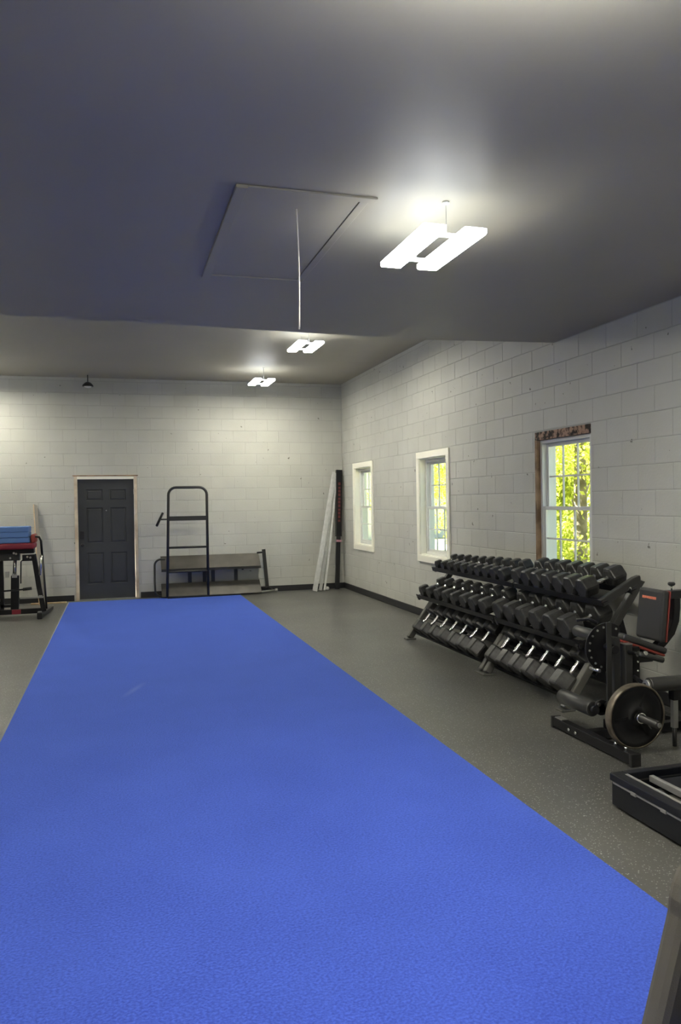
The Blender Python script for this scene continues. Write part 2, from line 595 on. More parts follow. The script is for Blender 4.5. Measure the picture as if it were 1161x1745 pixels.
# baseboards
tag(MB().prism([(W - .006, 0), (W - .012, .015), (W - .006, .1), (W, .105), (W, 0)], 1, YB, D).build('baseboard_right', M['baseboard']), 'black rubber baseboard under the windows', kind='structure')
tag(MB().box(XL, DX0 - .03, D - .008, D, 0, .1).build('baseboard_back', M['baseboard']), 'black rubber baseboard left of the back door', kind='structure')
tag(MB().box(DX1 + .03, W, D - .008, D, 0, .1).build('baseboard_back', M['baseboard']), 'black rubber baseboard right of the back door', kind='structure')

# ------------------------------------------------------------------ windows
def window(n, y0, y1, z0, z1, trimmed, label):
    root = empty('window_%d' % n, (W, (y0 + y1) / 2, z0), label=label, kind='structure')
    xi = W + (.078 if trimmed else .035)        # inner face of vinyl frame
    f = .035
    def part(mb, name, mt, **k):
        return lb(mb, name, M[mt], root, **k)
    if trimmed:
        tw, td = .088, .022
        # flat casing on the wall face
        part(MB().box(W - td, W, y0 - tw, y1 + tw, z1, z1 + tw), 'trim', 'trim_white', bevel=.002)
        part(MB().box(W - td, W, y0 - tw, y1 + tw, z0 - tw, z0), 'trim', 'trim_white', bevel=.002)
        part(MB().box(W - td, W, y0 - tw, y0, z0, z1), 'trim', 'trim_white', bevel=.002)
        part(MB().box(W - td, W, y1, y1 + tw, z0, z1), 'trim', 'trim_white', bevel=.002)
        rv = MB()
        t = .012
        rv.box(W, xi, y0, y0 + t, z0, z1); rv.box(W, xi, y1 - t, y1, z0, z1)
        rv.box(W, xi, y0 + t, y1 - t, z1 - t, z1); rv.box(W - .01, xi, y0 + t, y1 - t, z0, z0 + t)
        part(rv, 'reveal', 'trim_white')
        iy0, iy1, iz0, iz1 = y0 + t, y1 - t, z0 + t, z1 - t
    else:
        t = .035
        part(MB().box(W + .03, W + TH, y0, y0 + t, z0, z1 - .075), 'wooden_buck', 'raw_wood')
        part(MB().box(W - .004, W + TH, y1 - t, y1, z0, z1 - .075), 'wooden_buck', 'raw_wood')
        part(MB().box(W - .002, W + TH, y0, y1, z1 - .078, z1), 'rough_lintel', 'rough_lintel')
        part(MB().box(W - .004, W + TH, y0 + t, y1 - t, z0, z0 + .02), 'wooden_buck', 'raw_wood')
        iy0, iy1, iz0, iz1 = y0 + t, y1 - t, z0 + .02, z1 - .078
    fr_ = MB()
    x1 = W + TH - .01
    fr_.box(xi, x1, iy0, iy0 + f, iz0, iz1); fr_.box(xi, x1, iy1 - f, iy1, iz0, iz1)
    fr_.box(xi, x1, iy0 + f, iy1 - f, iz1 - f, iz1); fr_.box(xi, x1, iy0 + f, iy1 - f, iz0, iz0 + f)
    part(fr_, 'frame', 'vinyl', bevel=.003)
    a0, a1 = iy0 + f, iy1 - f
    zm = iz0 + (iz1 - iz0) * .49
    for (sz0, sz1, sx) in ((zm - .018, iz1 - f, xi + .05), (iz0 + f, zm + .018, xi + .012)):
        s_ = MB(); r_ = .034; sd_ = .028
        s_.box(sx, sx + sd_, a0, a0 + r_, sz0, sz1); s_.box(sx, sx + sd_, a1 - r_, a1, sz0, sz1)
        s_.box(sx, sx + sd_, a0 + r_, a1 - r_, sz0, sz0 + r_); s_.box(sx, sx + sd_, a0 + r_, a1 - r_, sz1 - r_, sz1)
        sash = part(s_, 'sash', 'vinyl', bevel=.003)
        g0, g1, h0, h1 = a0 + r_, a1 - r_, sz0 + r_, sz1 - r_
        for q in (1, 2):
            y = g0 + (g1 - g0) * q / 3
            o = MB().box(sx + .006, sx + .022, y - .008, y + .008, h0, h1).build('muntin', M['vinyl'], sash)
        zc = (h0 + h1) / 2
        for q in range(3):
            o = MB().box(sx + .006, sx + .022, g0 + (g1 - g0) * q / 3 + .008, g0 + (g1 - g0) * (q + 1) / 3 - .008, zc - .008, zc + .008).build('muntin', M['vinyl'], sash)
        for q in range(3):
            for zz in ((h0, zc - .008), (zc + .008, h1)):
                o = MB().box(sx + .012, sx + .014, g0 + (g1 - g0) * q / 3 + .008, g0 + (g1 - g0) * (q + 1) / 3 - .008, *zz).build('pane', M['glass'], sash)
    return root
window(1, *WIN[0], True, 'white trimmed sash window nearest the back corner')
window(2, *WIN[1], True, 'white trimmed sash window above the far end of the dumbbell racks')
window(3, *WIN[2], False, 'white sash window in a rough untrimmed opening with brown wood jambs')

# ------------------------------------------------------------------ back door
dr = empty('door_1', ((DX0 + DX1) / 2, D, 0), label='dark grey six panel door in a raw wooden casing', kind='structure')
j = MB(); j.box(DX0, DX0 + .05, D - .015, D + .15, 0, DZ)
lb(j, 'jamb', M['door_casing'], dr, bevel=.002)
j = MB(); j.box(DX1 - .05, DX1, D - .015, D + .15, 0, DZ)
lb(j, 'jamb', M['door_casing'], dr, bevel=.002)
lb(MB().box(DX0 + .05, DX1 - .05, D - .012, D + .15, DZ - .045, DZ), 'head_jamb', M['trim_white'], dr)
lb(MB().box(DX0 - .02, DX1 + .02, D - .02, D - .001, DZ, DZ + .018), 'drip_strip', M['raw_wood'], dr)
lb(MB().box(DX0 + .05, DX1 - .05, D - .03, D + .15, 0, .016), 'threshold', M['dull_steel'], dr)
# leaf with six recessed panels
x0, x1, ys = DX0 + .053, DX1 - .053, D + .045
wd = x1 - x0
leaf = MB()
cols = [(x0 + .13, x0 + wd / 2 - .055), (x0 + wd / 2 + .055, x1 - .13)]
rows = [(.27, .80), (.96, 1.56), (1.68, 1.87)]
pan = [(a, b, c_, d_) for a, b in cols for c_, d_ in rows]
for (a, b, z, t) in rect_cells(x0, x1, .018, DZ - .048, pan):
    leaf.box(a, b, ys, ys + .04, z, t)
for (a, b, z, t) in pan:
    # sloped moulding then a raised field
    ringz = [(0, 0), (.012, .012), (.022, .012), (.035, .003)]
    prev = None
    for ins, dep in ringz:
        ring = [leaf.b.verts.new((a + ins if sx < 0 else b - ins, ys + dep, z + ins if sz < 0 else t - ins)) for sx, sz in ((-1, -1), (1, -1), (1, 1), (-1, 1))]
        if prev:
            for k in range(4):
                leaf.b.faces.new([prev[k], prev[(k + 1) % 4], ring[(k + 1) % 4], ring[k]])
        prev = ring
    leaf.b.faces.new(prev)
lf = lb(leaf, 'door_leaf', M['door'], dr)
kn = MB()
kn.lathe([(.001, -.012), (.03, -.012), (.032, 0), (.028, .005)], 20, Matrix.Translation((x0 + .06, ys, .93)) @ Matrix.Rotation(math.radians(90), 4, 'Z'))
kn.lathe([(.012, 0), (.012, .03), (.022, .035), (.028, .05), (.024, .065), (.01, .07)], 20, Matrix.Translation((x0 + .06, ys, .93)) @ Matrix.Rotation(math.radians(-90), 4, 'Z'))
lb(kn, 'knob', M['black_plastic'], dr)
lb(MB().bbox(x0 + .03, x0 + .095, ys - .03, ys, 1.03, 1.17, .006), 'deadbolt', M['black_plastic'], dr)
for z in (.28, 1.02, 1.78):
    lb(MB().box(x1 - .005, x1 + .012, ys - .008, ys + .01, z, z + .09), 'hinge', M['dull_steel'], dr)
lb(MB().tube([(x0 + wd / 2, ys - .002, 1.51), (x0 + wd / 2, ys - .006, 1.51)], .01, 10), 'peephole', M['dull_steel'], dr)

# ------------------------------------------------------------------ turf
tf = MB()
tf.prism([(-.81, -3.6), (2.03, -3.6), (2.03, 2.45), (2.05, D - .3), (2.05, D - .27), (-.76, D - .24)], 2, 0, .011)
tf = tf.build('turf_strip', M['turf'])
tag(tf, 'long bright blue artificial turf strip running to the back door', 'turf')
fg = MB(); fg.prism([(-.825, -3.6), (-.81, -3.6), (-.76, D - .24), (-.775, D - .24)], 2, 0, .010)
fg.build('backing_edge', M['fringe'], tf)
tag(bpy.data.objects['backing_edge'], 'pale cut backing along the edge')

# ------------------------------------------------------------------ ceiling hatch
hx0, hx1, hy0, hy1 = .565, 1.225, 3.575, 5.06
ht = empty('attic_hatch', ((hx0 + hx1) / 2, (hy0 + hy1) / 2, H1), label='grey painted attic hatch with trim and a white pull cord', cat='hatch')
lb(MB().box(hx0 + .05, hx1 - .05, hy0 + .05, hy1 - .05, H1 - .006, H1 - .0005), 'panel', M['ceiling'], ht)
for a in ((hx0, hx0 + .055, hy0, hy1, .018), (hx1 - .045, hx1, hy0 + .055, hy1 - .05, .009), (hx0 + .055, hx1 + .03, hy0, hy0 + .055, .011), (hx0 + .055, hx1, hy1 - .045, hy1, .012)):
    lb(MB().box(*a[:4], H1 - a[4], H1 - .0005), 'trim', M['ceiling'], ht, bevel=.003)
pc = [(.90, 3.80, H1 - .006)]
for i in range(1, 15):
    t = i / 14
    pc.append((.90 + .006 * math.sin(t * 3.1) + .004 * t, 3.80, H1 - .006 - .60 * t))
lb(MB().tube(pc, .0042, 8), 'pull_cord', M['cord'], ht)

# ------------------------------------------------------------------ lamps
def lamp(x, y, z, zc, label, top='added_uplight'):
    root = empty('led_ceiling_lamp', (x, y, z), label=label, cat='ceiling lamp', group='twin panel lamps hanging from the ceiling')
    hl, pw, gp = .31, .118, .096
    for s_ in (-1, 1):
        cx = s_ * (gp + pw) / 2
        MB().box(cx - pw / 2 + .004, cx + pw / 2 - .004, -hl + .004, hl - .004, 0, .006).build('diffuser', M['diffuser'], root)
        MB().box(cx - pw / 2, cx + pw / 2, -hl, hl, .0061, .028).build('housing', M['housing'], root)
        MB().box(cx - pw / 2 + .01, cx + pw / 2 - .01, -hl + .01, hl - .01, .0285, .034).build('added_glow_top', M[top], root)  # added glowing surface that lights the ceiling above
    for yy in (-.2, .2):
        MB().box(-gp / 2 - .01, gp / 2 + .01, yy - .012, yy + .012, .012, .026).build('crossbar', M['housing'], root)
    h = zc - z
    for yy in (-.2, .2):
        MB().tube([(0, yy, .024), (0, yy, h)], .0018, 6).build('hanging_wire', M['dull_steel'], root)
    MB().lathe([(.004, 0), (.018, .002), (.018, .01), (.004, .012)], 12, Matrix.Translation((0, -.2, h)) @ Matrix.Rotation(math.radians(90), 4, 'Y')).build('hook', M['white'], root)
    return root
lamp(1.60, 3.75, 2.90, H1, 'large bright twin panel lamp nearest in the lower ceiling, beside the hatch')
lamp(2.36, 9.6, 3.56, H2, 'bright twin panel lamp just beyond the ceiling drop, behind the pull cord')
lamp(2.31, 12.4, 3.53, H2, 'small bright twin panel lamp closest to the back wall')
for (x, y, z, zc, lab) in (
        (1.0, 1.36, 2.9, H1, 'twin panel lamp just above the top edge of the picture'),
        (-2.6, 2.4, 2.9, H1, 'twin panel lamp left of the picture under the lower ceiling'),
        (-2.3, 9.0, 3.56, H2, 'unseen twin panel lamp added left of the picture under the high ceiling'),  # unseen lamp added to put more light on the far turf
        (-2.3, 12.75, 3.53, H2, 'twin panel lamp left of the picture close to the back wall')):
    lamp(x, y, z, zc, lab, 'added_bright_top' if 'top edge' in lab else 'added_uplight')

# little ceiling fitting over the door
cf = empty('ceiling_fitting', (-.39, 13.42, H2), label='small dark fitting hanging from the ceiling near the back wall above the door', cat='fitting')
MB().tube([(0, 0, 0), (0, 0, -.12)], .008, 8).build('stem', M['charcoal_metal'], cf)
MB().lathe([(.01, .11), (.05, .13), (.085, .165), (.09, .19), (.07, .19)], 20, Matrix.Rotation(math.radians(90), 4, 'Y')).build('shade', M['charcoal_metal'], cf)
MB().lathe([(.065, .185), (.05, .205), (.02, .212)], 16, Matrix.Rotation(math.radians(90), 4, 'Y')).build('lens', M['white'], cf)

# ------------------------------------------------------------------ dumbbell racks
def rack(y0, y1, label):
    """y0 near end, y1 far end"""
    root = empty('dumbbell_rack', (3.6, (y0 + y1) / 2, 0), label=label, cat='dumbbell rack', group='black three tier dumbbell racks')
    for y in (y0, y1):
        mb = MB()
        path = [(3.225, y, .012), (3.245, y, .030), (3.60, y, .525), (3.895, y, .935), (3.915, y, .955), (3.90, y, .968), (3.86, y, .955), (3.555, y, .795)]
        if y > 8: path = path[:3] + [(3.82, y, .835), (3.835, y, .855), (3.82, y, .866), (3.79, y, .862), (3.555, y, .795)]
        mb.tube(path, .03, flat=(.062, .055))
        f_ = lb(mb, 'side_frame', M['rack_paint'], root, bevel=.014)
        lb(MB().tube([(3.238, y, .022), (3.46, y, .331)], .03, flat=(.066, .059)), 'painted_lit_foot', M['foot_grey'], root, bevel=.008)['label'] = 'lower end of the frame, lamp light painted on as lighter grey'  # paler cover stands in for lamp light on the lower tube
        lb(MB().tube([(3.72, y, .66), (3.90, y, .05), (3.95, y, .012)], .02, flat=(.045, .04)), 'rear_leg', M['black_metal'], root, bevel=.005)
        lb(MB().tube([(3.345, y, .47), (3.70, y, .60)], .02, flat=(.045, .04)), 'tier_arm', M['black_metal'], root, bevel=.005)
        lb(MB().bbox(3.18, 3.30, y - .048, y + .048, 0, .016, .006), 'foot_plate', M['foot_grey'], root)
        lb(MB().bbox(3.88, 3.97, y - .04, y + .04, 0, .012, .005), 'foot_plate', M['dull_steel'], root)
        lb(MB().tube([(3.80, y - .03, .90), (3.80, y - .024, .90)], .012, 8), 'bolt', M['chrome'], root)
    def rail(x, z, tilt, name='rail'):
        mt = Matrix.Translation((x, 0, z)) @ Matrix.Rotation(-tilt, 4, 'Y')
        mb = MB()
        e = .035
        mb.box(-.02, .03, y0 - e, y1 + e, -.008, 0, mt)          # ledge
        mb.box(-.026, -.02, y0 - e, y1 + e, -.03, .018, mt)      # lip
        lb(mb, name, M['black_metal'], root)
    for (xf, zf, tilt, span) in TIERS:
        rail(xf, zf, tilt)
        mt = Matrix.Translation((xf, 0, zf)) @ Matrix.Rotation(-tilt, 4, 'Y')
        p = mt @ Vector((span, 0, 0))
        rail(p.x, p.z, tilt)
    return root
T1, T2, T3 = math.radians(17), math.radians(19), math.radians(48)
TIERS = [(3.565, .812, T1, .27), (3.365, .505, T2, .27), (3.325, .085, T3, .25)]
rack(5.14, 6.43, 'nearer black three tier dumbbell rack, below the untrimmed window')
rack(6.52, 8.36, 'farther black three tier dumbbell rack, towards the back corner')

def head_profile(b, af, ln, sgn, x_in):
    """hex head with cut corners; x_in inner end, grows along sgn"""
    R_ = af / 2 / math.cos(math.radians(30))
    def ring(x, k, cc=.10):
        vs = []
        for i in range(6):
            a = math.radians(60 * i)
            for da in (-1, 1):
                # points either side of the corner, on the flats
                c0 = Vector((math.cos(a), math.sin(a)))
                c1 = Vector((math.cos(a + da * math.radians(60)), math.sin(a + da * math.radians(60))))
                p = c0.lerp(c1, cc) * R_ * k
                vs.append(b.verts.new((x, p.x, p.y)))
        return vs
    prof = [(0, .70), (.06, .92), (.13, .99), (.2, 1.0), (.82, 1.0), (.92, .975), (.98, .90), (1.0, .82)]
    rings = [ring(x_in + sgn * ln * t, k) for t, k in prof]
    n = 12
    for i in range(len(rings) - 1):
        for k in range(n):
            b.faces.new([rings[i][k], rings[i][(k + 1) % n], rings[i + 1][(k + 1) % n], rings[i + 1][k]])
    b.faces.new(rings[0])
    # raised disc face with slight dish
    last = rings[-1]
    inn = ring(x_in + sgn * ln * .985, .66)
    for k in range(n):
        b.faces.new([last[k], last[(k + 1) % n], inn[(k + 1) % n], inn[k]])
    b.faces.new(inn)

DB = {}
def dumbbell_meshes(af, ln, gap):
    key = (round(af, 3), round(ln, 3))
    if key not in DB:
        out = []
        for sgn in (-1, 1):
            b = bmesh.new(); head_profile(b, af, ln, sgn, sgn * gap / 2)
            bmesh.ops.recalc_face_normals(b, faces=b.faces)
            me = bpy.data.meshes.new('head'); b.to_mesh(me); b.free(); me.materials.append(M['rubber']); out.append(me)
        mb = MB()
        r_ = .0135 + af * .02
        mb.lathe([(r_ * 1.25, -gap / 2 - .004), (r_ * 1.25, -gap / 2 + .006), (r_ * .9, -gap / 2 + .014), (r_, -gap / 5), (r_ * 1.06, 0), (r_, gap / 5), (r_ * .9, gap / 2 - .014), (r_ * 1.25, gap / 2 - .006), (r_ * 1.25, gap / 2 + .004)], 14)
        bmesh.ops.recalc_face_normals(mb.b, faces=mb.b.faces)
        me = bpy.data.meshes.new('handle'); mb.b.to_mesh(me); mb.b.free(); me.materials.append(M['chrome']); out.append(me)
        DB[key] = out
    return DB[key]

def put_row(tier, ya, yb, n, af0, af1, where, group):
    """ya near end, yb far end; sizes af0 (near) .. af1 (far)"""
    xf, zf, tilt, span = TIERS[tier]
    mt = Matrix.Translation((xf, 0, zf)) @ Matrix.Rotation(-tilt, 4, 'Y')
    for i in range(n):
        t = i / (n - 1)
        y = ya + (yb - ya) * t
        af = round((af0 + (af1 - af0) * t) / .005) * .005
        ln = min(af * .84, .145)
        gap = .128
        me = dumbbell_meshes(af, ln, gap)
        c_ = mt @ Vector((-.016 + gap / 2 + ln + .0, 0, af / 2 + .001))
        if tier == 2: c_ = mt @ Vector((-.018 + gap / 2 + ln, 0, af / 2 + .001))
        root = empty('hex_dumbbell', (c_.x + random.uniform(0, .006), y + random.uniform(-.003, .003), c_.z),
                     label='black rubber hex dumbbell, %s from the near end of %s' % (ORD[i], where), cat='dumbbell', group=group)
        root.rotation_euler = (0, -tilt, random.uniform(-.025, .025))
        for nm, q in (('head', me[0]), ('head', me[1]), ('handle', me[2])):
            o = bpy.data.objects.new(nm, q); COL.objects.link(o); o.parent = root
put_row(0, 5.36, 6.42, 7, .155, .145, 'the nearer rack top tier', 'dumbbells on the nearer rack top tier')
put_row(1, 5.30, 6.40, 6, .180, .165, 'the nearer rack middle tier', 'dumbbells on the nearer rack middle tier')
put_row(2, 5.24, 6.36, 6, .185, .170, 'the nearer rack bottom tier', 'dumbbells on the nearer rack bottom tier')
put_row(0, 6.70, 8.27, 10, .125, .090, 'the farther rack top tier', 'dumbbells on the farther rack top tier')
put_row(1, 6.70, 8.24, 8, .150, .120, 'the farther rack middle tier', 'dumbbells on the farther rack middle tier')
put_row(2, 6.74, 8.20, 7, .170, .145, 'the farther rack bottom tier', 'dumbbells on the farther rack bottom tier')

# ------------------------------------------------------------------ leg machine
lm = empty('leg_extension_machine', (3.2, 4.45, 0), label='black seated leg machine with a red edged backrest and foam rollers, before the racks', cat='exercise machine')
def P(mb, name, mt, bevel=None, label=None):
    o = lb(mb, name, M[mt], lm, bevel=bevel)
    if label: o['label'] = label
    return o
P(MB().box(2.915, 2.975, 3.93, 4.80, .012, .075), 'base_rail', 'black_metal', bevel=.004)
P(MB().bbox(2.91, 2.98, 3.92, 3.945, .0, .08, .004), 'end_cap', 'black_plastic')
P(MB().bbox(2.91, 2.98, 4.785, 4.81, .0, .08, .004), 'end_cap', 'black_plastic')
P(MB().bbox(2.92, 2.97, 4.68, 4.77, .075, .083, .003), 'badge_plate', 'dull_steel')
for y in (4.58, 4.50):
    P(MB().tube([(2.915, y, .045), (2.905, y, .045)], .011, 8), 'bolt', 'chrome')
for y in (4.12, 4.02):
    P(MB().tube([(2.945, y, .07), (2.945, y, .095)], .009, 8), 'bolt', 'chrome')
P(MB().box(2.975, 3.75, 4.42, 4.48, .012, .072), 'floor_beam', 'black_metal', bevel=.004)
P(MB().box(3.72, 3.78, 4.20, 4.70, .0, .06), 'rear_foot', 'black_metal', bevel=.004)
P(MB().box(3.088, 3.125, 4.40, 4.412, .13, .785), 'upright_bar', 'charcoal_metal', bevel=.002)
P(MB().box(3.10, 3.26, 4.43, 4.47, .07, .13), 'bracket', 'black_metal', bevel=.004)
P(MB().box(3.165, 3.212, 4.43, 4.52, .07, .672), 'upright', 'rack_paint', bevel=.004)
P(MB().box(3.245, 3.300, 4.42, 4.48, .07, .622), 'upright', 'rack_paint', bevel=.004)
P(MB().box(3.315, 3.372, 4.44, 4.50, .07, .60), 'upright', 'black_metal', bevel=.004)
P(MB().bbox(3.243, 3.302, 4.418, 4.482, .622, .630, .002), 'post_cap', 'dull_steel')
for z in (.35, .44, .50, .55):
    P(MB().tube([(3.35, 4.44, z), (3.35, 4.43, z)], .007 if z > .4 else .011, 8), 'bolt', 'chrome')
P(MB().tube([(3.19, 4.435, .27), (3.19, 4.42, .27)], .014, 10), 'bolt', 'chrome')
# sector plate with adjustment holes
sp_ = MB()
pl = [(3.16, .44)] + [(3.16 + .165 * math.cos(math.radians(a)), .60 + .165 * math.sin(math.radians(a))) for a in range(50, 271, 10)]
sp_.prism(pl, 1, 4.50, 4.512)
P(sp_, 'sector_plate', 'black_metal', bevel=.002)
for a in range(60, 250, 21):
    x_, z_ = 3.16 + .138 * math.cos(math.radians(a)), .60 + .138 * math.sin(math.radians(a))
    P(MB().tube([(x_, 4.50, z_), (x_, 4.494, z_)], .0075, 8), 'pin_hole', 'dull_steel')
P(MB().tube([(3.03, 4.50, .47), (3.03, 4.40, .47)], [.012, .012], 10), 'selector_pin', 'chrome')
P(MB().tube([(3.10, 4.52, .76), (3.06, 4.56, .79), (2.99, 4.60, .775)], .011, 8), 'release_lever', 'black_metal')
def roller(a, b, r_, name='foam_roller'):
    a, b = Vector(a), Vector(b); d_ = (b - a).normalized(); e = r_ * .12
    q = [a, a + d_ * e, b - d_ * e, b]
    P(MB().tube(q, [r_ * .88, r_, r_, r_ * .88], 22), name, 'foam')
roller((3.0, 4.43, .215), (3.0, 4.80, .213), .052)
P(MB().tube([(3.0, 4.40, .215), (3.0, 4.43, .215)], .03, 14), 'roller_hub', 'black_plastic')
P(MB().tube([(3.0, 4.80, .213), (3.0, 4.81, .213)], .03, 14), 'roller_hub', 'black_plastic')
P(MB().tube([(3.05, 4.425, .225), (3.05, 4.405, .225)], .052, 20), 'roller_disc', 'black_metal', bevel=.003)
P(MB().box(3.0, 3.14, 4.405, 4.42, .19, .25), 'swing_arm', 'black_metal', bevel=.003)
P(MB().tube([(3.155, 4.40, .60), (3.155, 4.56, .60)], .028, 14), 'pivot', 'black_metal')
P(MB().tube([(3.02, 4.40, .25), (3.02, 4.39, .25)], .013, 8), 'bolt', 'chrome')
roller((3.16, 4.56, .655), (3.16, 4.86, .655), .04)
# seat pad, black over red, sloping to the rear
ms_ = Matrix.Translation((3.445, 4.60, .595)) @ Matrix.Rotation(math.radians(20), 4, 'Y')
o = P(MB().bbox(-.20, .17, -.145, .145, -.014, .03, .016, 3, ms_), 'seat', 'vinyl_black')
P(MB().bbox(-.19, .165, -.14, .14, -.032, -.013, .008, 2, ms_), 'seat_edge', 'red_vinyl', label='red vinyl edging under the seat')
P(MB().box(-.17, .15, -.04, .04, -.07, -.034, ms_), 'seat_carrier', 'black_metal')
# backrest leaning towards the wall
mb_ = Matrix.Translation((3.585, 4.575, .785)) @ Matrix.Rotation(math.radians(6), 4, 'Y')
bk = P(MB().bbox(-.032, .018, -.135, .135, -.175, .18, .02, 3, mb_), 'backrest', 'vinyl_black')
P(MB().bbox(.018, .028, -.133, .133, -.172, .177, .008, 3, mb_), 'backrest_edge', 'red_vinyl', label='red vinyl back edge of the backrest')
lg = MB()
# blurred brand strip: a row of small block letters
xx = .085
for wch in (.012, .012, .014, .016, .012, .012, .010, .016, .012):
    lg.box(-.0335, -.0318, xx - wch, xx, .108 + (0 if (int(xx * 1000) % 2) else .002), .126, mb_)
    xx -= wch + .0035
lgo = lg.build('logo', M['orange'], bk)
P(MB().bbox(.045, .06, -.03, .03, -.1, .12, .004, 2, mb_), 'backrest_plate', 'black_metal')
tb = [(3.47, 4.55, .515), (3.56, 4.55, .54), (3.64, 4.55, .60), (3.70, 4.55, .66), (3.735, 4.55, .74), (3.745, 4.55, .83), (3.745, 4.55, .93)]
P(MB().tube(tb, .03, flat=(.055, .055)), 'curved_tube', 'black_metal', bevel=.006)
P(MB().bbox(3.64, 3.86, 4.515, 4.585, .895, .95, .006), 'adjuster_sleeve', 'black_metal')
P(MB().tube([(3.72, 4.55, .95), (3.72, 4.55, .985)], .006, 8), 'knob_stem', 'chrome')
P(MB().lathe([(.012, 0), (.024, .008), (.026, .02), (.018, .028)], 14, Matrix.Translation((3.72, 4.55, .98)) @ Matrix.Rotation(math.radians(-90), 4, 'Y')), 'knob', 'black_plastic')
P(MB().box(3.37, 3.54, 4.52, 4.58, .47, .525), 'seat_beam', 'black_metal', bevel=.004)
P(MB().tube([(3.25, 4.30, .585), (3.31, 4.30, .57), (3.44, 4.30, .53)], .019, 14), 'grip', 'foam')
P(MB().tube([(3.26, 4.30, .582), (3.27, 4.44, .575)], .012, 10), 'grip_tube', 'black_metal')
P(MB().tube([(3.30, 4.30, .585), (3.30, 4.282, .59)], .014, 10), 'bolt', 'dull_steel')
# leg roller on chrome post, right of the plate
roller((3.22, 4.16, .415), (3.50, 4.16, .413), .047)
P(MB().tube([(3.50, 4.16, .413), (3.54, 4.16, .413)], .035, 14), 'roller_hub', 'black_plastic')
P(MB().tube([(3.20, 4.16, .415), (3.22, 4.16, .415)], .034, 14), 'roller_hub', 'dull_steel')
P(MB().tube([(3.20, 4.16, .415), (3.33, 4.45, .40)], .014, 10), 'roller_arm', 'black_metal')
P(MB().box(3.405, 3.465, 4.155, 4.205, .30, .372), 'post_socket', 'black_metal', bevel=.003)
P(MB().box(3.412, 3.447, 4.165, 4.195, .12, .31), 'steel_post', 'edge_grey', label='bare steel post')
P(MB().tube([(3.43, 4.18, .0), (3.43, 4.18, .125)], .014, 10), 'post_foot', 'black_plastic')
# plate sleeve
P(MB().tube([(3.09, 3.90, .243), (3.09, 4.42, .243)], .0235, 18), 'plate_sleeve', 'charcoal_metal')
P(MB().tube([(3.09, 3.893, .243), (3.09, 3.90, .243)], .015, 10), 'sleeve_bolt', 'chrome')
P(MB().box(3.07, 3.22, 4.40, 4.44, .215, .27), 'sleeve_bracket', 'black_metal', bevel=.003)
P(MB().tube([(3.115, 4.07, .225), (3.14, 4.065, .20), (3.16, 4.06, .17)], .004, 6), 'collar_lever', 'dull_steel')
P(MB().lathe([(.0245, 4.055), (.033, 4.055), (.033, 4.075), (.0245, 4.075)], 20, Matrix(((0, 1, 0, 3.09), (1, 0, 0, 0), (0, 0, 1, .243), (0, 0, 0, 1))), closed=True), 'spring_collar', 'chrome')

# weight plate on the sleeve
wp = empty('weight_plate', (3.09, 4.12, .243), label='round black iron weight plate with worn bronze rim on the leg machine sleeve', cat='weight plate')
ax = Matrix(((0, 1, 0, 0), (1, 0, 0, 0), (0, 0, 1, 0), (0, 0, 0, 1)))
body = MB().lathe([(.026, -.026), (.058, -.026), (.064, -.012), (.15, -.010), (.165, -.021), (.193, -.022), (.193, .022), (.165, .021), (.15, .010), (.056, .012), (.052, .022), (.026, .022)], 56, ax, closed=True)
body.build('plate_body', M['plate_iron'], wp)
MB().lathe([(.190, -.0285), (.201, -.025), (.204, 0), (.201, .025), (.190, .0285)], 56, ax, closed=True).build('rim', M['plate_rim'], wp)
for a in (25, 145, 265):
    m_ = Matrix.Rotation(math.radians(a), 4, 'Y')
    MB().box(-.008, .008, -.014, -.010, .055, .155, m_).build('web', M['plate_iron'], wp)

# ------------------------------------------------------------------ treadmill deck, bottom right
td = empty('treadmill_base', (2.8, 2.8, 0), label='low black treadmill base with side rails at the right edge', cat='treadmill')
def T(mb, name, mt, bevel=None):
    return lb(mb, name, M[mt], td, bevel=bevel)
T(MB().box(2.455, 2.49, 2.1, 3.47, .012, .128), 'side_panel', 'navy_metal', bevel=.004)
T(MB().box(3.13, 3.165, 2.1, 3.47, .012, .128), 'side_panel', 'navy_metal', bevel=.004)
T(MB().box(2.49, 3.13, 3.44, 3.47, .012, .125), 'end_panel', 'navy_metal', bevel=.004)
T(MB().box(2.444, 2.515, 2.1, 3.475, .138, .178), 'side_rail', 'navy_metal', bevel=.006)
T(MB().box(3.105, 3.175, 2.1, 3.475, .138, .178), 'side_rail', 'navy_metal', bevel=.006)
T(MB().box(2.515, 3.105, 3.43, 3.475, .138, .178), 'end_rail', 'navy_metal', bevel=.004)
T(MB().box(2.447, 2.452, 2.1, 3.45, .128, .137), 'edge_strip', 'edge_grey')
T(MB().box(2.500, 2.516, 2.1, 3.42, .178, .181), 'edge_strip', 'edge_grey')
T(MB().box(2.4535, 2.49, 2.1, 3.46, .128, .138), 'seam', 'black_plastic')
for y in (3.28, 3.06, 2.84):
    T(MB().bbox(2.440, 2.452, y - .02, y + .02, .124, .142, .003), 'clip', 'edge_grey')
T(MB().box(2.49, 3.13, 2.1, 3.26, .09, .115), 'running_deck', 'deck', bevel=.004)
T(MB().tube([(2.51, 3.34, .085), (3.11, 3.34, .085)], .03, 16), 'belt_drum', 'black_plastic')
T(MB().box(2.645, 2.672, 2.1, 3.42, .125, .158), 'track_rail', 'edge_grey', bevel=.003)
T(MB().box(2.672, 3.105, 2.1, 3.38, .125, .15), 'inner_cover', 'navy_metal', bevel=.004)
T(MB().box(2.49, 3.13, 2.1, 3.45, .012, .022), 'bottom_pan', 'black_plastic')
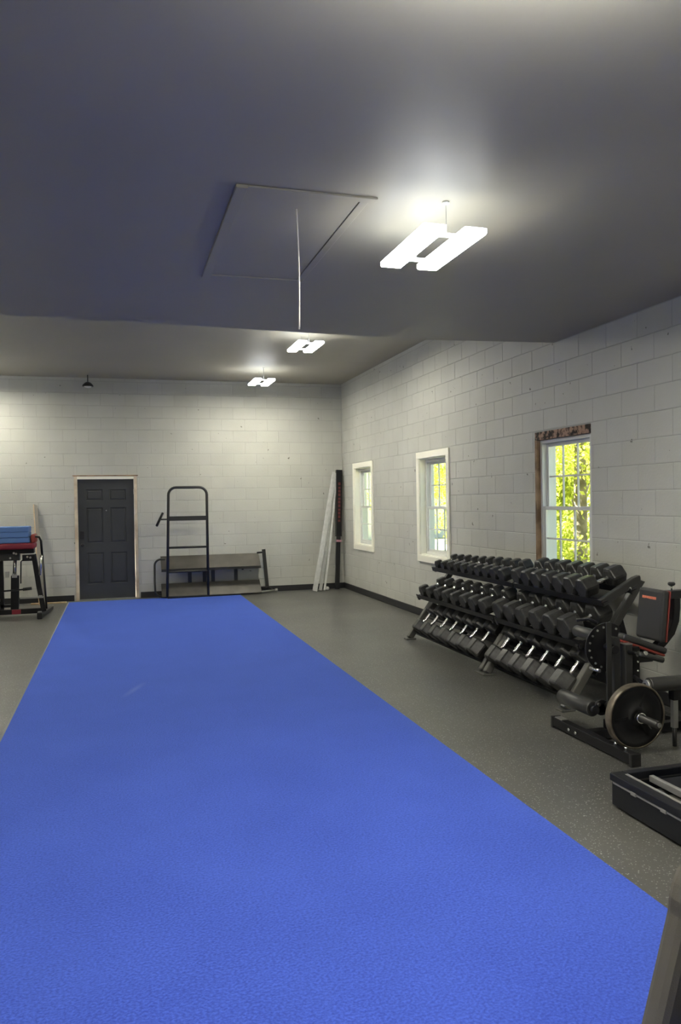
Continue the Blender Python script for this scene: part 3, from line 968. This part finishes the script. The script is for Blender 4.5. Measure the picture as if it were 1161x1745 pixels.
for x in (2.5, 3.1):
    for y in (2.3, 3.40):
        T(MB().tube([(x, y, 0), (x, y, .013)], .025, 12), 'foot', 'black_plastic')

# ------------------------------------------------------------------ upholstered backrest in the bottom right corner
pr_ = empty('upholstered_bench', (1.5, 1.62, 0), label='grey brown upholstered backrest rising at the bottom right corner', cat='bench')
def rounded(u0, u1, z0, z1, topw, rad, n=8):
    """trapezoid with rounded top corners, u half widths about centre"""
    cu = (u0 + u1) / 2
    pts = [(u0, z0), (u1, z0)]
    ut0, ut1 = cu - topw / 2, cu + topw / 2
    for i in range(n + 1):
        a = math.radians(90 * i / n); pts.append((ut1 - rad + rad * math.cos(a), z1 - rad + rad * math.sin(a)))
    for i in range(n + 1):
        a = math.radians(90 + 90 * i / n); pts.append((ut0 + rad + rad * math.cos(a), z1 - rad + rad * math.sin(a)))
    return pts
pd = MB().prism(rounded(1.205, 1.865, .16, .755, .42, .19), 1, 1.585, 1.66)
o = lb(pd, 'backrest', M['fabric'], pr_, bevel=.022)
lb(MB().bbox(1.42, 1.80, 1.66, 1.72, .24, .30, .02), 'back_board', M['black_plastic'], pr_)
lb(MB().bbox(1.30, 1.80, 1.12, 1.58, .30, .40, .03, 3), 'seat', M['fabric'], pr_)
for x in (1.42, 1.74):
    for y in (1.16, 1.64):
        lb(MB().tube([(x, y, 0), (x, y, .30 if y < 1.5 else .25)], .018, 12), 'leg', M['black_metal'], pr_)

# ------------------------------------------------------------------ tubular ladder frame
hf = empty('hoop_ladder_frame', (1.16, 13.34, 0), label='tall dark tubular frame with rounded top and crossbars standing before the low shelf rack', cat='rack frame')
zb = .030
pth = [(.815, 13.34, zb), (.865, 13.34, 1.74)] + [(p[0], 13.34, p[2]) for p in arc(.995, 1.75, .13, 180, 90, 6)] + [(p[0], 13.34, p[2]) for p in arc(1.375, 1.75, .13, 90, 0, 6)] + [(1.50, 13.34, zb)]
lb(MB().tube(pth, .023, 12), 'hoop', M['charcoal_metal'], hf)
for z, r_ in ((1.355, .030), (.865, .019), (.455, .019), (zb, .022)):
    x_ = .815 + .05 * z / 1.74
    lb(MB().tube([(x_, 13.34, z), (1.505, 13.34, z)], r_, 12, flat=(.075, .04) if z > 1.2 else None), 'crossbar', M['charcoal_metal'], hf)
lb(MB().tube([(.72, 13.34, 1.345), (.86, 13.34, 1.345)], .014, 10), 'handle_stub', M['charcoal_metal'], hf)
lb(MB().tube([(.66, 13.28, 1.24), (.77, 13.40, 1.45)], .021, 12), 'handle', M['black_metal'], hf)
lb(MB().tube([(.825, 13.34, .022), (2.05, 13.36, .018)], .017, flat=(.03, .03)), 'base_bar', M['black_metal'], hf)

# ------------------------------------------------------------------ low shelf rack
sr = empty('shelf_rack', (1.65, 13.5, 0), label='low two shelf steel rack with tilted brown grey shelves against the back wall', cat='shelf rack')
def Sx(mb, name, mt, bevel=None):
    return lb(mb, name, M[mt], sr, bevel=bevel)
Sx(MB().prism([(13.415, .50), (13.43, .485), (13.665, .69), (13.65, .705)], 0, .73, 2.43), 'shelf', 'brown_steel')
Sx(MB().prism([(13.38, .035), (13.39, .02), (13.60, .225), (13.585, .24)], 0, .73, 2.43), 'shelf', 'brown_steel')
Sx(MB().box(.73, 2.43, 13.405, 13.425, .455, .50), 'shelf_lip', 'charcoal_metal')
for x in (1.22, 1.62, 2.02):
    Sx(MB().box(x - .03, x + .03, 13.615, 13.645, .20, .66), 'back_post', 'charcoal_metal')
Sx(MB().box(1.44, 1.50, 13.60, 13.63, .20, .58), 'back_post', 'charcoal_metal')
Sx(MB().box(2.12, 2.15, 13.58, 13.61, .42, .50), 'hook', 'black_metal')
hp = [(.80, 13.50, .665)] + [(p[0], 13.50, p[2]) for p in arc(.73, .56, .105, 90, 180, 6)] + [(.62, 13.48, .30)] + [(p[0], 13.45, p[2]) for p in arc(.73, .14, .105, 180, 262, 6)] + [(.82, 13.42, .022)]
Sx(MB().tube(hp, .017, 12), 'end_hoop', 'charcoal_metal')
Sx(MB().tube([(2.52, 13.62, .77), (2.57, 13.60, .10)], .02, flat=(.06, .05)), 'end_post', 'charcoal_metal', bevel=.004)
Sx(MB().tube([(2.40, 13.63, .71), (2.54, 13.62, .72)], .016, 10), 'end_rail', 'black_metal')
Sx(MB().tube([(2.38, 13.50, .10), (2.58, 13.57, .10)], .016, 10), 'end_rail', 'black_metal')
Sx(MB().tube([(.95, 13.40, .018), (2.40, 13.46, .03), (2.70, 13.50, .045)], .018, 12), 'base_tube', 'dull_steel')
Sx(MB().tube([(2.69, 13.50, .045), (2.735, 13.505, .047)], .028, 12), 'end_cap', 'dull_steel')
Sx(MB().tube([(2.56, 13.60, .11), (2.66, 13.56, .05)], .015, 10), 'end_rail', 'charcoal_metal')

# ------------------------------------------------------------------ things leaning in the far corner
def strip(name, x0, y0, x1, y1, z1, w_, t_, mt, **kw):
    """flat length leaning from (x0,y0,0) to (x1,y1,z1)"""
    a, b = Vector((x0, y0, 0)), Vector((x1, y1, z1))
    root = empty(name, a, **kw)
    o = MB().tube([(0, 0, .006), b - a], .01, flat=(w_, t_)).build('strip', M[mt], root)
    return root, o, b - a
def leaner(name, pts, w_, t_, mt, label, cat, group=None, ribs=0):
    a = Vector(pts[0]); q = [Vector(p) - a for p in pts]
    d_ = (q[-1]).normalized()
    u = Vector((0, 1, 0)).cross(d_).normalized(); v = d_.cross(u)
    mb = MB(); mb.tube(q, .01, flat=(w_, t_))
    o = mb.build(name, M[mt], None, loc=a)
    tag(o, label, cat, group)
    for k in range(ribs):
        off = u * (w_ * ((k + .5) / ribs - .5)) - v * (t_ / 2 + .002)
        MB().tube([p_ + off for p_ in q], .003, flat=(w_ / ribs * .45, .006)).build('rib', M[mt], o)
    return o
leaner('trim_strip', [(3.38, 13.36, .012), (3.55, 13.45, .72), (3.70, 13.55, 1.42), (3.865, 13.66, 2.12)], .085, .018, 'white_trim_strip', 'widest ribbed white trim length leaning into the back corner, outermost', 'trim strip', 'white trim lengths leaning in the corner', ribs=3)
leaner('trim_strip', [(3.50, 13.42, .012), (3.64, 13.52, .72), (3.86, 13.69, 2.14)], .055, .014, 'white_trim_strip', 'middle white trim length leaning into the back corner', 'trim strip', 'white trim lengths leaning in the corner', ribs=2)
leaner('trim_strip', [(3.575, 13.42, .012), (3.70, 13.50, .72), (3.905, 13.655, 2.08)], .035, .014, 'white_trim_strip', 'narrow white trim length leaning into the back corner, nearest the black case', 'trim strip', 'white trim lengths leaning in the corner')
bx = empty('long_black_carton', (3.84, 13.52, 0), label='long narrow black carton with red lettering leaning in the back corner', cat='carton')
ca = MB(); q = [(0, 0, .01), (.055, .05, 1.0), (.105, .13, 2.17)]
ca.tube(q[:2], .01, flat=(.075, .05)); ca.build('lower_sleeve', M['black_plastic'], bx)
ca = MB(); ca.tube([(.054, .045, .96), (.105, .12, 2.17)], .01, flat=(.105, .07)); ca.build('upper_sleeve', M['black_metal'], bx)
MB().tube([(.050, .01, .86), (.053, .012, .90)], .01, flat=(.085, .055)).build('tape', M['pink'], bx)
tx = MB()
for i in range(11):
    t = .22 + i * .055; zz = .96 + 1.21 * t
    x_ = .054 + .051 * t; y_ = .045 + .075 * t
    tx.box(x_ - .020, x_ + .022, y_ - .040, y_ - .037, zz, zz + (.05 if i % 3 else .038))
tx.build('lettering', M['red_print'], bx)
cu = MB().lathe([(.02, -.03), (.028, -.028), (.034, .03), (.030, .032)], 16, Matrix.Rotation(math.radians(20), 4, 'Y') @ Matrix.Rotation(.6, 4, 'Z')).build('white_cup', M['white'], None, loc=(3.64, 13.50, .035))
tag(cu, 'small white cup lying on the floor at the foot of the white strips', 'cup')

# ------------------------------------------------------------------ left bench with blue mats
be = empty('red_padded_bench', (-1.55, 12.2, 0), label='red padded exercise bench on a black steel frame at the left edge', cat='exercise bench')
def B(mb, name, mt, bevel=None, label=None):
    o = lb(mb, name, M[mt], be, bevel=bevel)
    if label: o['label'] = label
    return o
B(MB().bbox(-2.3, -1.135, 12.0, 12.42, .985, 1.075, .03, 3), 'pad', 'maroon')
B(MB().bbox(-1.185, -1.12, 12.02, 12.40, 1.07, 1.20, .03, 3), 'head_pad', 'red_vinyl')
B(MB().box(-2.3, -1.15, 12.1, 12.3, .92, .985), 'pad_frame', 'black_metal', bevel=.006)
B(MB().box(-2.2, -1.35, 12.13, 12.27, .82, .92), 'mechanism_box', 'charcoal_metal', bevel=.006)
for x, z in ((-1.42, .93), (-1.39, .92), (-1.24, .87), (-1.20, .86), (-1.47, .86), (-1.62, .83)):
    B(MB().tube([(x, 12.10, z), (x, 12.085, z)], .016, 10), 'bolt', 'chrome')
B(MB().box(-1.31, -1.14, 12.10, 12.25, .81, .90), 'bracket', 'black_metal', bevel=.004)
B(MB().box(-1.635, -1.575, 12.15, 12.21, .10, .92), 'upright', 'black_metal', bevel=.005)
B(MB().tube([(-1.435, 12.18, .08), (-1.42, 12.18, .60)], .04, flat=(.11, .07)), 'upright', 'black_metal', bevel=.006)
B(MB().tube([(-1.43, 12.17, .60), (-1.41, 12.17, .90)], .025, 14), 'inner_post', 'charcoal_metal')
B(MB().box(-1.46, -1.39, 12.13, 12.16, .57, .63), 'clamp', 'dull_steel', bevel=.004)
B(MB().box(-1.55, -1.50, 12.14, 12.2, .58, .66), 'clamp', 'dull_steel', bevel=.004)
B(MB().tube([(-1.415, 12.12, .62), (-1.415, 12.12, .82)], .011, 10), 'gas_strut', 'chrome')
B(MB().tube([(-1.345, 12.16, .48), (-1.335, 12.16, .80), (-1.30, 12.16, .83)], .009, 8), 'lever', 'black_metal')
# slanting side frame with chrome sleeve
B(MB().tube([(-1.165, 12.22, .90), (-1.10, 12.20, .42), (-1.035, 12.16, .06)], .03, flat=(.07, .05)), 'side_leg', 'black_metal', bevel=.006)
B(MB().tube([(-1.12, 12.05, 1.165), (-1.07, 12.05, 1.155), (-1.045, 12.05, 1.10), (-1.035, 12.05, .90)], .017, 12), 'curved_handle', 'black_metal')
B(MB().tube([(-1.045, 12.05, .90), (-1.075, 12.08, .60)], .018, 12), 'chrome_sleeve', 'chrome')
B(MB().tube([(-1.03, 12.06, .90), (-.995, 12.12, .10)], .014, 10), 'side_tube', 'charcoal_metal')
B(MB().tube([(-1.06, 11.80, .035), (-.97, 12.72, .035)], .025, flat=(.05, .05)), 'base_foot', 'charcoal_metal', bevel=.005)
B(MB().bbox(-1.095, -1.03, 11.74, 11.84, 0, .09, .008), 'foot_cap', 'black_plastic')
B(MB().bbox(-1.09, -1.035, 11.77, 11.83, .09, .105, .004), 'foot_badge', 'dull_steel')
B(MB().box(-2.3, -1.04, 12.14, 12.22, .035, .11), 'base_beam', 'black_metal', bevel=.005)
B(MB().box(-1.47, -1.35, 12.128, 12.14, .04, .105), 'red_label', 'maroon', label='red sticker on the base beam')
B(MB().tube([(-1.60, 12.10, .385), (-1.28, 12.10, .40)], .012, 10), 'crossbar', 'black_metal')
B(MB().tube([(-1.31, 12.10, .40), (-1.19, 12.10, .41)], .022, 14), 'grip', 'foam')
B(MB().tube([(-1.62, 12.10, .255), (-1.75, 12.10, .26)], .022, 14), 'grip', 'foam')
B(MB().box(-1.36, -1.04, 12.15, 12.19, .255, .28), 'lower_crossbar', 'dull_steel')
B(MB().box(-1.62, -1.38, 12.15, 12.2, .14, .18), 'lower_crossbar', 'black_metal')
B(MB().box(-1.10, -1.05, 12.13, 12.15, .27, .30), 'badge', 'chrome')
B(MB().box(-2.12, -2.06, 12.15, 12.21, .10, .92), 'upright', 'black_metal', bevel=.005)
zz = 1.0765
for i, (dx, nm) in enumerate(((0.0, 'bottom'), (-.015, 'middle'), (-.012, 'top'))):
    mt_ = MB().bbox(-2.25, -1.195 + dx, 12.02, 12.40, zz, zz + .078, .012, 2).build('foam_mat', M['blue_mat'])
    tag(mt_, 'blue foam exercise mat, %s of the three stacked on the red bench' % nm, 'exercise mat', 'blue foam mats on the red bench')
    zz += .079
bd = MB()
a = Vector((-1.15, 13.38, .0))
q = [(0, 0, .008), (-.11, .30, 1.66)]
bd = MB().prism([(-.045, .005), (.045, .005), (-.085, 1.64), (-.13, 1.66)], 1, -.012, .012)
bo = bd.build('wooden_board', M['board_face'], None, loc=a)
bo.rotation_euler = (-.175, 0, 0)
tag(bo, 'narrow tapering board leaning on the back wall behind the red bench', 'board')
ed = MB().prism([(-.066, .006), (-.0455, .006), (-.131, 1.66), (-.145, 1.655)], 1, -.013, .013).build('pale_edge', M['board_wood'], bo)
ed['label'] = 'pale raw wood edge'
wl = MB().bbox(-1.35, -.80, 13.50, 13.56, 0, .022, .004).build('wood_strip', M['board_wood'])
tag(wl, 'thin tan wood strip lying on the floor by the back baseboard', 'wood strip')

# ------------------------------------------------------------------ outdoors beyond the windows
gr_ = MB(); gr_.box(W + TH + .01, 70, -20, 90, -.6, -.35)
tag(gr_.build('ground', M['ground']), kind='structure')

def tree(x, y, h, r_, n, label, trunk_r=.12):
    root = empty('leafy_tree', (x, y, -.35), label=label, cat='tree', group='trees outside the windows')
    tk = [(0, 0, 0), (.06 * h * .2, .03, h * .35), (.02, -.05, h * .7), (.1, .05, h * .95)]
    MB().tube(tk, [trunk_r * 1.2, trunk_r, trunk_r * .7, trunk_r * .3], 9).build('trunk', M['bark'], root)
    bb_ = MB()
    for k in range(7):
        a = random.uniform(0, 6.28); z = h * random.uniform(.3, .8); l_ = r_ * random.uniform(.5, .9)
        bb_.tube([(0, 0, z), (l_ * .5 * math.cos(a), l_ * .5 * math.sin(a), z + .25 * l_), (l_ * math.cos(a), l_ * math.sin(a), z + .6 * l_)], [.04, .028, .012], 6)
    bb_.build('branches', M['bark'], root)
    # leaves gathered in clumps
    nc = 46
    cc = rng.normal(size=(nc, 3)); cc /= np.linalg.norm(cc, axis=1)[:, None]
    cc *= rng.uniform(.35, 1, (nc, 1)) ** .6
    cc = cc * np.array([r_, r_, h * .47]) + np.array([0, 0, h * .53])
    c_ = cc[rng.integers(0, nc, n)] + rng.normal(size=(n, 3)) * r_ * .17
    c_[:, 2] = np.maximum(c_[:, 2], .08)
    u = rng.normal(size=(n, 3)); u /= np.linalg.norm(u, axis=1)[:, None]
    t = rng.normal(size=(n, 3)); v = np.cross(u, t); v /= np.linalg.norm(v, axis=1)[:, None]
    s1 = rng.uniform(.035, .07, (n, 1)); s2 = s1 * .5
    nrm = np.cross(u, v)
    V = np.stack([c_ - u * s1, c_ + v * s2 + nrm * .01, c_ + u * s1, c_ - v * s2 + nrm * .01], 1).reshape(-1, 3)
    F = np.arange(4 * n).reshape(-1, 4)
    me = bpy.data.meshes.new('leaves'); me.from_pydata(V.tolist(), [], F.tolist()); me.materials.append(M['leaf'])
    o = bpy.data.objects.new('leaves', me); COL.objects.link(o); o.parent = root
    tag(o, kind='stuff')
for (x, y, h, r_, n, lab) in (
        (8.0, 12.2, 5.0, 1.25, 6500, 'yellow green leafy tree seen through the right part of the untrimmed window'),
        (8.7, 15.0, 5.4, 1.3, 6500, 'yellow green leafy tree seen through the left part of the untrimmed window'),
        (12.4, 19.2, 7.0, 1.8, 7000, 'taller pale green tree standing farther behind the untrimmed window'),
        (12.2, 14.4, 6.5, 1.8, 6500, 'leafy tree farther back beyond the untrimmed window, closest to the camera'),
        (8.6, 18.0, 5.4, 1.25, 6500, 'yellow green tree in the right half of the middle window'),
        (14.5, 24.5, 7.0, 2.0, 6000, 'leafy tree far beyond, between the middle and untrimmed windows')):
    tree(x, y, h, r_, int(n * 1.7), lab)
tree(9.6, 27.3, 6.0, .55, 900, 'thin bare trunked tree seen through the window nearest the corner', .22)
hs = empty('pale_shed', (16, 38, -.35), label='pale sided shed far outside, seen through the window nearest the corner', cat='shed')
lb(MB().box(9.5, 24, 36, 44, -.35, 4.6), 'siding', M['siding'], hs)
lb(MB().prism([(35.5, 4.6), (44.5, 4.6), (40, 7.0)], 0, 9.2, 24.3), 'roof', M['siding'], hs)
